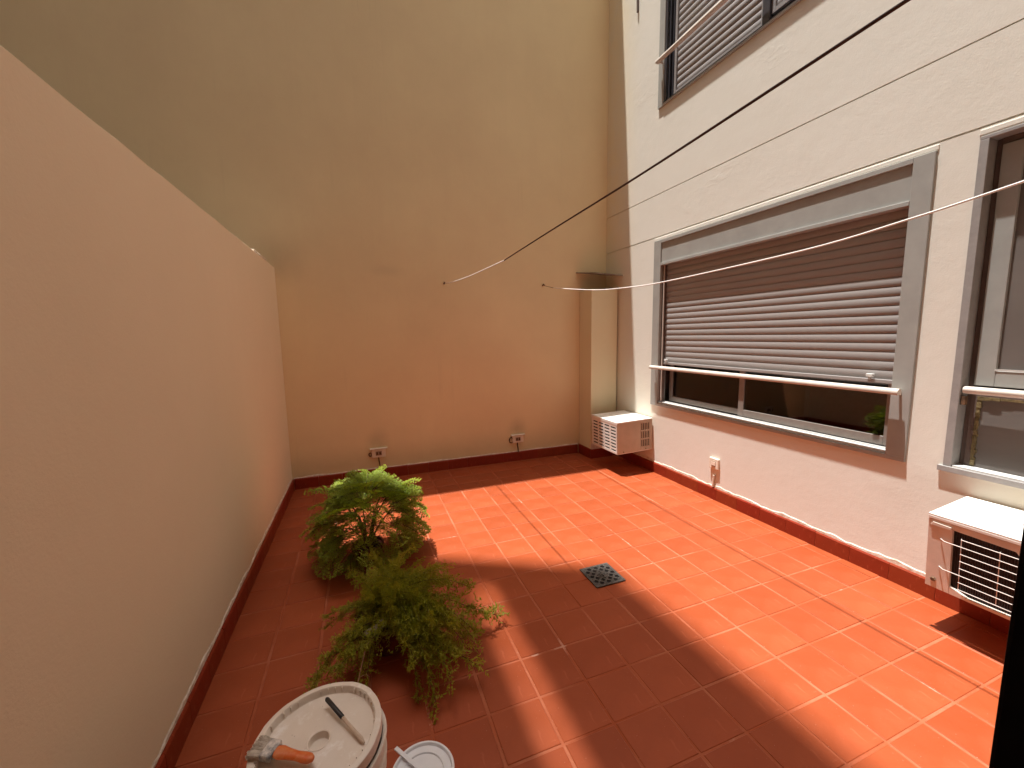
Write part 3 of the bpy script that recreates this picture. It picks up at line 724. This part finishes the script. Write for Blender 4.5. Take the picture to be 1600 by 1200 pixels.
for i in range(6):
    a = i*math.pi/3; bar(0, 0, .017*math.cos(a), .017*math.sin(a), .004, .0008, .0046)
q.build('grate', M['iron'], dr)

# ------------------------------------------------------------------ plaster bucket with lid, brush and stick; small tub
bc = empty('bucket', (-.1055, .752, .001), (0, 0, 0))
bc.scale = (.955, .955, 1); tag(bc, 'big cream plastic bucket with a loose paint-smeared lid', 'bucket')
q = MB(); H = .245
q.lathe([(.086, 0), (.088, .003), (.104, .165), (.111, .168), (.112, .176), (.106, .180), (.108, .196), (.114, .199), (.114, .207), (.109, .209), (.112, H-.006), (.116, H-.003), (.115, H), (.108, H-.002), (.100, .15), (.09, .01)], 56)
q.build('bucket_body', M['bucket'], bc, smooth=True)
lid = empty('lid_pivot'); bpy.data.objects.remove(lid)
q = MB(); RL = .118
def lw(a, z): return 0.012*(1 if (math.degrees(a) % 90) < 26 else 0)*(1 if z > .252 else 0)
prof = [(.001, .2470), (.0165, .2474), (.0178, .2490), (.0186, .2602), (.0200, .2612), (.0216, .2611), (.0226, .2600), (.0228, .2599), (.1015, .2618), (.1035, .2640), (.1045, .2735), (.1065, .2755), (.1155, .2752), (.1180, .2735), (.1185, .2600), (.1180, .2535), (.1160, .2535), (.1160, .2600), (.100, .2560), (.030, .2560), (.024, .2440), (.001, .2440)]
# the recessed thumb hole is turned into the top before the rim
q.lathe(prof, 72, wob=lw)
l_ = q.build('lid', M['bucket'], bc, smooth=True)
l_.rotation_euler = (math.radians(-.8), math.radians(-1.2), math.radians(35)); l_.location = (-.004*S, .004*S, -.006*S)
for i in range(44):      # short ribs between the flange and the raised rim
    if random.random() < .25: continue
    a = 2*math.pi*i/44
    rb = MB(); rb.box(.1025, .107, -.0009, .0009, .2635, .2742); o = rb.build('rib', M['bucket'], l_); o.rotation_euler = (0, 0, a)
LZ = .2595
def flatbrush():
    e = empty('paintbrush', (-.163, .731, LZ+.014), (0, math.radians(2), math.radians(-30)))
    tag(e, 'paintbrush with orange wooden handle lying over the left rim of the bucket lid', 'paintbrush')
    q = MB()   # handle profile along local x (towards +x), flat in z
    pts = [(-.022, .010), (-.012, .0125), (.002, .0095), (.018, .0078), (.034, .0095), (.044, .0088), (.050, .005), (.052, .001)]
    n_ = 12; vs = []
    for x, r in pts:
        for j in range(n_):
            a = 2*math.pi*j/n_; vs.append((x, r*math.cos(a), .0055*min(1, r/.006)*math.sin(a)))
    fs = [(i*n_+j, (i+1)*n_+j, (i+1)*n_+(j+1) % n_, i*n_+(j+1) % n_) for i in range(len(pts)-1) for j in range(n_)]+[tuple(range(n_)), tuple(reversed(range(len(vs)-n_, len(vs))))]
    q.add(vs, fs); q.build('handle', M['orange'], e, smooth=True)
    q = MB(); q.box(-.044, -.0215, -.0165, .0165, -.0065, .0065); q.build('ferrule', M['ferrule'], e, bevel=.003)
    q = MB()
    for i in range(170):
        y = random.uniform(-.015, .015); z = random.uniform(-.0055, .0055); L = .024+random.uniform(-.004, .003)
        q.tube([(-.043, y, z), (-.043-L*.6, y*1.12, z*1.05), (-.043-L, y*1.2+random.uniform(-.002, .002), z-.003+random.uniform(-.002, .002))], [.0017, .0017, .0009], 4)
    q.build('bristles', M['bristle'], e)
flatbrush()
st = empty('thin_brush', (-.074, .773, LZ+.010), (0, math.radians(4.5), math.radians(-58)))
tag(st, 'thin stick brush with black end lying across the bucket lid', 'brush')
q = MB(); q.tube([(-.062, 0, 0), (-.058, 0, 0), (-.002, 0, 0), (.0, 0, 0)], [.0025, .0045, .0045, .003], 8); q.build('handle', M['blackp'], st, smooth=True)
q = MB(); q.tube([(0.0005, 0, 0), (.048, 0, 0), (.062, 0, -.0003), (.072, 0, -.001)], [.0034, .0036, .0045, .002], 8); q.build('shaft', M['wood'], st, smooth=True)

tb = empty('paint_tub', (.068, .742, .001)); tag(tb, 'small bluish white plastic tub with ringed lid beside the bucket', 'tub')
q = MB(); q.lathe([(.050, 0), (.053, .004), (.060, .104), (.060, .108), (.02, .108)], 48); q.build('tub_body', M['tub'], tb, smooth=True)
q = MB(); q.lathe([(.0622, .100), (.0642, .101), (.0645, .1195), (.0635, .1215), (.060, .1215), (.0585, .1195), (.0575, .1160), (.046, .1158), (.0445, .1178), (.0425, .1178), (.041, .1150), (.001, .1145), (.001, .112), (.058, .110)], 56); q.build('tub_lid', M['tub'], tb, smooth=True)
ss = empty('stir_stick', (.042, .778, .1245), (0, math.radians(3), math.radians(-54)))
tag(ss, 'short white plastic stirring stick lying over the edge of the small tub', 'stick')
q = MB(); q.box(-.037, .048, -.0042, .0042, -.0016, .0016); q.build('stick', M['tub'], ss, bevel=.001)

# ------------------------------------------------------------------ ferns in pots
def frondA(L, seed):     # feathery spray: arching stem, flat side twigs carrying small leaflets
    rnd = random.Random(seed); b = MB(); n_ = 11; pts = []
    for i in range(n_+1):
        t = i/n_; pts.append(Vector((L*t*(1-.10*t), L*.05*math.sin(t*3+seed), L*(.24*t-.42*t*t))))
    b.tube(pts, [.0016*(1-.75*i/n_)+.0003 for i in range(n_+1)], 4, 1)
    for i in range(2, n_+1):
        t = i/n_; p = pts[i]; d = (pts[min(i+1, n_)]-pts[i-1]).normalized()
        for sd in (-1, 1):
            tl = L*(.36*math.sin(math.pi*min(1, t*.85+.12))+.05)*rnd.uniform(.75, 1.15)
            side = Vector((-d.y, d.x, 0)).normalized()*sd
            td = (side*.8+d*.75+Vector((0, 0, rnd.uniform(-.12, .28)))).normalized()
            m_ = max(3, int(tl/.011)); q0 = p
            for k in range(m_):
                u = (k+1)/m_; q1 = p+td*tl*u+Vector((0, 0, -tl*.22*u*u))
                if k % 2 == 0:
                    w2 = td.cross(Vector((0, 0, 1))).normalized()*.0007; b.face([q0-w2, q0+w2, q1+w2, q1-w2], 1)
                for s2 in (-1, 1):
                    ln = .0175*(1-.4*u)*rnd.uniform(.7, 1.25)
                    ld = (td*.8+td.cross(Vector((0, 0, 1))).normalized()*s2*.75+Vector((0, 0, rnd.uniform(-.25, .45)))).normalized()
                    wv = ld.cross(Vector((rnd.uniform(-.4, .4), rnd.uniform(-.4, .4), 1))).normalized()*.0040
                    b.face([q1, q1+ld*ln*.5+wv, q1+ld*ln, q1+ld*ln*.5-wv], 0)
                q0 = q1
    return b
def frondB(L, seed, droop=.7):     # trailing asparagus stem, bushy all round with side shoots and tufts of needles
    rnd = random.Random(seed); b = MB(); n_ = 26; pts = []
    for i in range(n_+1):
        t = i/n_; pts.append(Vector((L*(t-.16*t*t), L*.07*math.sin(t*4+seed), L*(.42*t-droop*t*t))))
    b.tube(pts, [.0013*(1-.6*i/n_)+.0003 for i in range(n_+1)], 4, 1)
    def tuft(p, d, k, sc):
        for _ in range(k):
            v = (d*.6+Vector((rnd.gauss(0, 1), rnd.gauss(0, 1), rnd.gauss(.1, .9))).normalized()).normalized()
            ln = sc*rnd.uniform(.65, 1.25); wv = v.cross(Vector((rnd.random()-.5, rnd.random()-.5, 1))).normalized()*.0019
            b.face([p-wv*.5, p+v*ln*.45+wv, p+v*ln, p+v*ln*.45-wv], 0)
    for i in range(3, n_+1):
        p = pts[i]; d = (pts[min(i+1, n_)]-pts[i-1]).normalized(); tuft(p, d, 4, .017)
        for _ in range(2):
            sv = (Vector((rnd.gauss(0, 1), rnd.gauss(0, 1), rnd.gauss(0, .8))).normalized()+d*.9).normalized()
            tl = L*.17*(1.05-.55*i/n_)*rnd.uniform(.5, 1.15)+.008
            for k in range(1, 6):
                q = p+sv*tl*k/5+Vector((0, 0, -.12*tl*(k/5)**2)); tuft(q, sv, 3, .0145)
    return b
FA = [frondA(.17, 11+i).mesh('frond', [M['leafA'], M['stem']], fix=False) for i in range(6)]
FB = [frondB(.34, 31+i, .62+.07*i).mesh('frond', [M['leafB'], M['stem']], fix=False) for i in range(6)]

def pot(e, r, h, cx=0, cy=0):
    q = MB(); q.lathe([(r*.72, 0), (r*.74, .004), (r*.96, h*.8), (r*1.04, h*.82), (r*1.05, h), (r*.95, h), (r*.93, h*.88), (.001, h*.87)], 40, (cx, cy)); return q.build('pot', M['pot'], e, smooth=True)
def dirmat(d, up=Vector((0, 0, 1)), roll=0.0):
    x = Vector(d).normalized(); y = up.cross(x)
    y = y.normalized() if y.length > 1e-3 else Vector((0, 1, 0)); z = x.cross(y)
    mm = Matrix((x, y, z)).transposed(); return (mm @ Matrix.Rotation(roll, 3, 'X')).to_euler()

pa = empty('potted_fern', (-.022, 1.83, .001)); tag(pa, 'bushy feathery green fern in a pot, its top catching the sun', 'plant')
o = pot(pa, .066, .085)
q = MB(); q.lathe([(.060, .073), (.04, .078), (.001, .079)], 20); q.build('soil', M['soil'], pa)
rnd = random.Random(5)
tops = []
for i in range(11):
    a = rnd.uniform(0, 2*math.pi); r1 = rnd.uniform(.03, .12); zt = rnd.uniform(.20, .31)
    tip = Vector((r1*math.cos(a), r1*math.sin(a), zt)); tops.append(tip)
    q = MB(); q.tube(spline([(.02*math.cos(a), .02*math.sin(a), .088), (tip.x*.4, tip.y*.4, zt*.65), tuple(tip)], 4), [.0042]*4+[.003]*4+[.002], 6)
    q.build('stem', M['stem'], pa, smooth=True)
cnt = 0
for k in range(300):
    a = rnd.uniform(0, 2*math.pi); u = rnd.random()
    zf = -.45+1.45*u**.75                     # -0.45 (skirt) .. 1 (top)
    if .05 < zf < .45 and rnd.random() < .45: continue
    rad = math.sqrt(max(0, 1-zf*abs(zf)))*rnd.uniform(.30, .72)
    b0 = Vector((.215*rad*math.cos(a)+.012, .200*rad*math.sin(a), max(.065, .160+.180*zf)))
    el = math.radians(48*zf-10+rnd.uniform(-20, 20)); a += rnd.uniform(-.5, .5)
    d = Vector((math.cos(a)*math.cos(el), math.sin(a)*math.cos(el), math.sin(el)))
    sc = rnd.uniform(.55, 1.0)*(.7 if zf > .7 or zf < -.2 else 1)
    place('frond', FA[rnd.randrange(6)], pa, b0, dirmat(d, roll=rnd.uniform(-.7, .7)), (sc, sc, sc))

pb = empty('potted_asparagus_fern', (.035, 1.30, .001)); tag(pb, 'trailing needle-leaved asparagus fern spilling over its pot, nearer the bucket', 'plant')
pot(pb, .10, .105)
q = MB(); q.lathe([(.092, .09), (.05, .096), (.001, .098)], 20); q.build('soil', M['soil'], pb)
rnd = random.Random(9)
# (azimuth range in degrees from +x, elevation, count, scale)
for a0_, a1_, el, num, s0 in ((-80, -56, 22, 17, .92), (-62, -28, 26, 16, .80), (-44, -26, 4, 11, 1.05), (-142, -124, 10, 11, .80), (-125, -95, 5, 0, .5), (0, 110, 40, 24, .60), (110, 215, 30, 12, .50), (-90, 20, 55, 26, .66), (0, 360, 78, 20, .55)):
    for k in range(num):
        a = math.radians(rnd.uniform(a0_, a1_)); e_ = math.radians(el+rnd.uniform(-10, 12))
        d = Vector((math.cos(a)*math.cos(e_), math.sin(a)*math.cos(e_), math.sin(e_)))
        sc = s0*rnd.uniform(.65, 1.08)
        b0 = Vector((rnd.uniform(-.045, .045), rnd.uniform(-.045, .045), .10))
        place('frond', FB[rnd.randrange(6)], pb, b0, dirmat(d, roll=rnd.uniform(-.5, .5)), (sc, sc, sc))
q = MB(); q.tube(spline([(-.03, -.09, .112), (-.065, -.13, .108), (-.085, -.17, .075), (-.105, -.23, .03), (-.115, -.26, .012)]), [.0022]*12+[.0018]*12+[.001], 5)
for i, (t, s_) in enumerate(((.70, 1), (.76, -1), (.82, 1), (.88, -1), (.93, 1), (.97, -1))):
    p0 = Vector((-.085, -.17, .075)).lerp(Vector((-.115, -.26, .012)), (t-.6)/.4)
    q.tube([p0, p0+Vector((s_*.018, -.003, .006)), p0+Vector((s_*.028, -.010, .001))], [.0011, .0011, .0004], 4)
q.build('dry_stalk', M['dry'], pb)

sn = MB()
pts = [(-.028, .005), (-.020, .011), (-.004, .0105), (.010, .013), (.020, .017), (.027, .013), (.030, .004)]
n_ = 12; vs = []
for i, (x, r) in enumerate(pts):
    for j in range(n_):
        a = 2*math.pi*j/n_; rr = r*(1+.12*math.sin(3*a+i)); vs.append((x*1.25, rr*math.cos(a), rr*.8*math.sin(a)))
sn.add(vs, [(i*n_+j, (i+1)*n_+j, (i+1)*n_+(j+1) % n_, i*n_+(j+1) % n_) for i in range(len(pts)-1) for j in range(n_)]+[tuple(range(n_)), tuple(reversed(range(len(vs)-n_, len(vs))))])
so_ = sn.build('stone', M['stone'], smooth=True); so_.location = (-.008*S, 1.208*S, .122*S); so_.rotation_euler = (0, math.radians(-12), math.radians(14))
tag(so_, 'pale knobbly stone lying on the pot rim among the trailing fronds', 'stone')
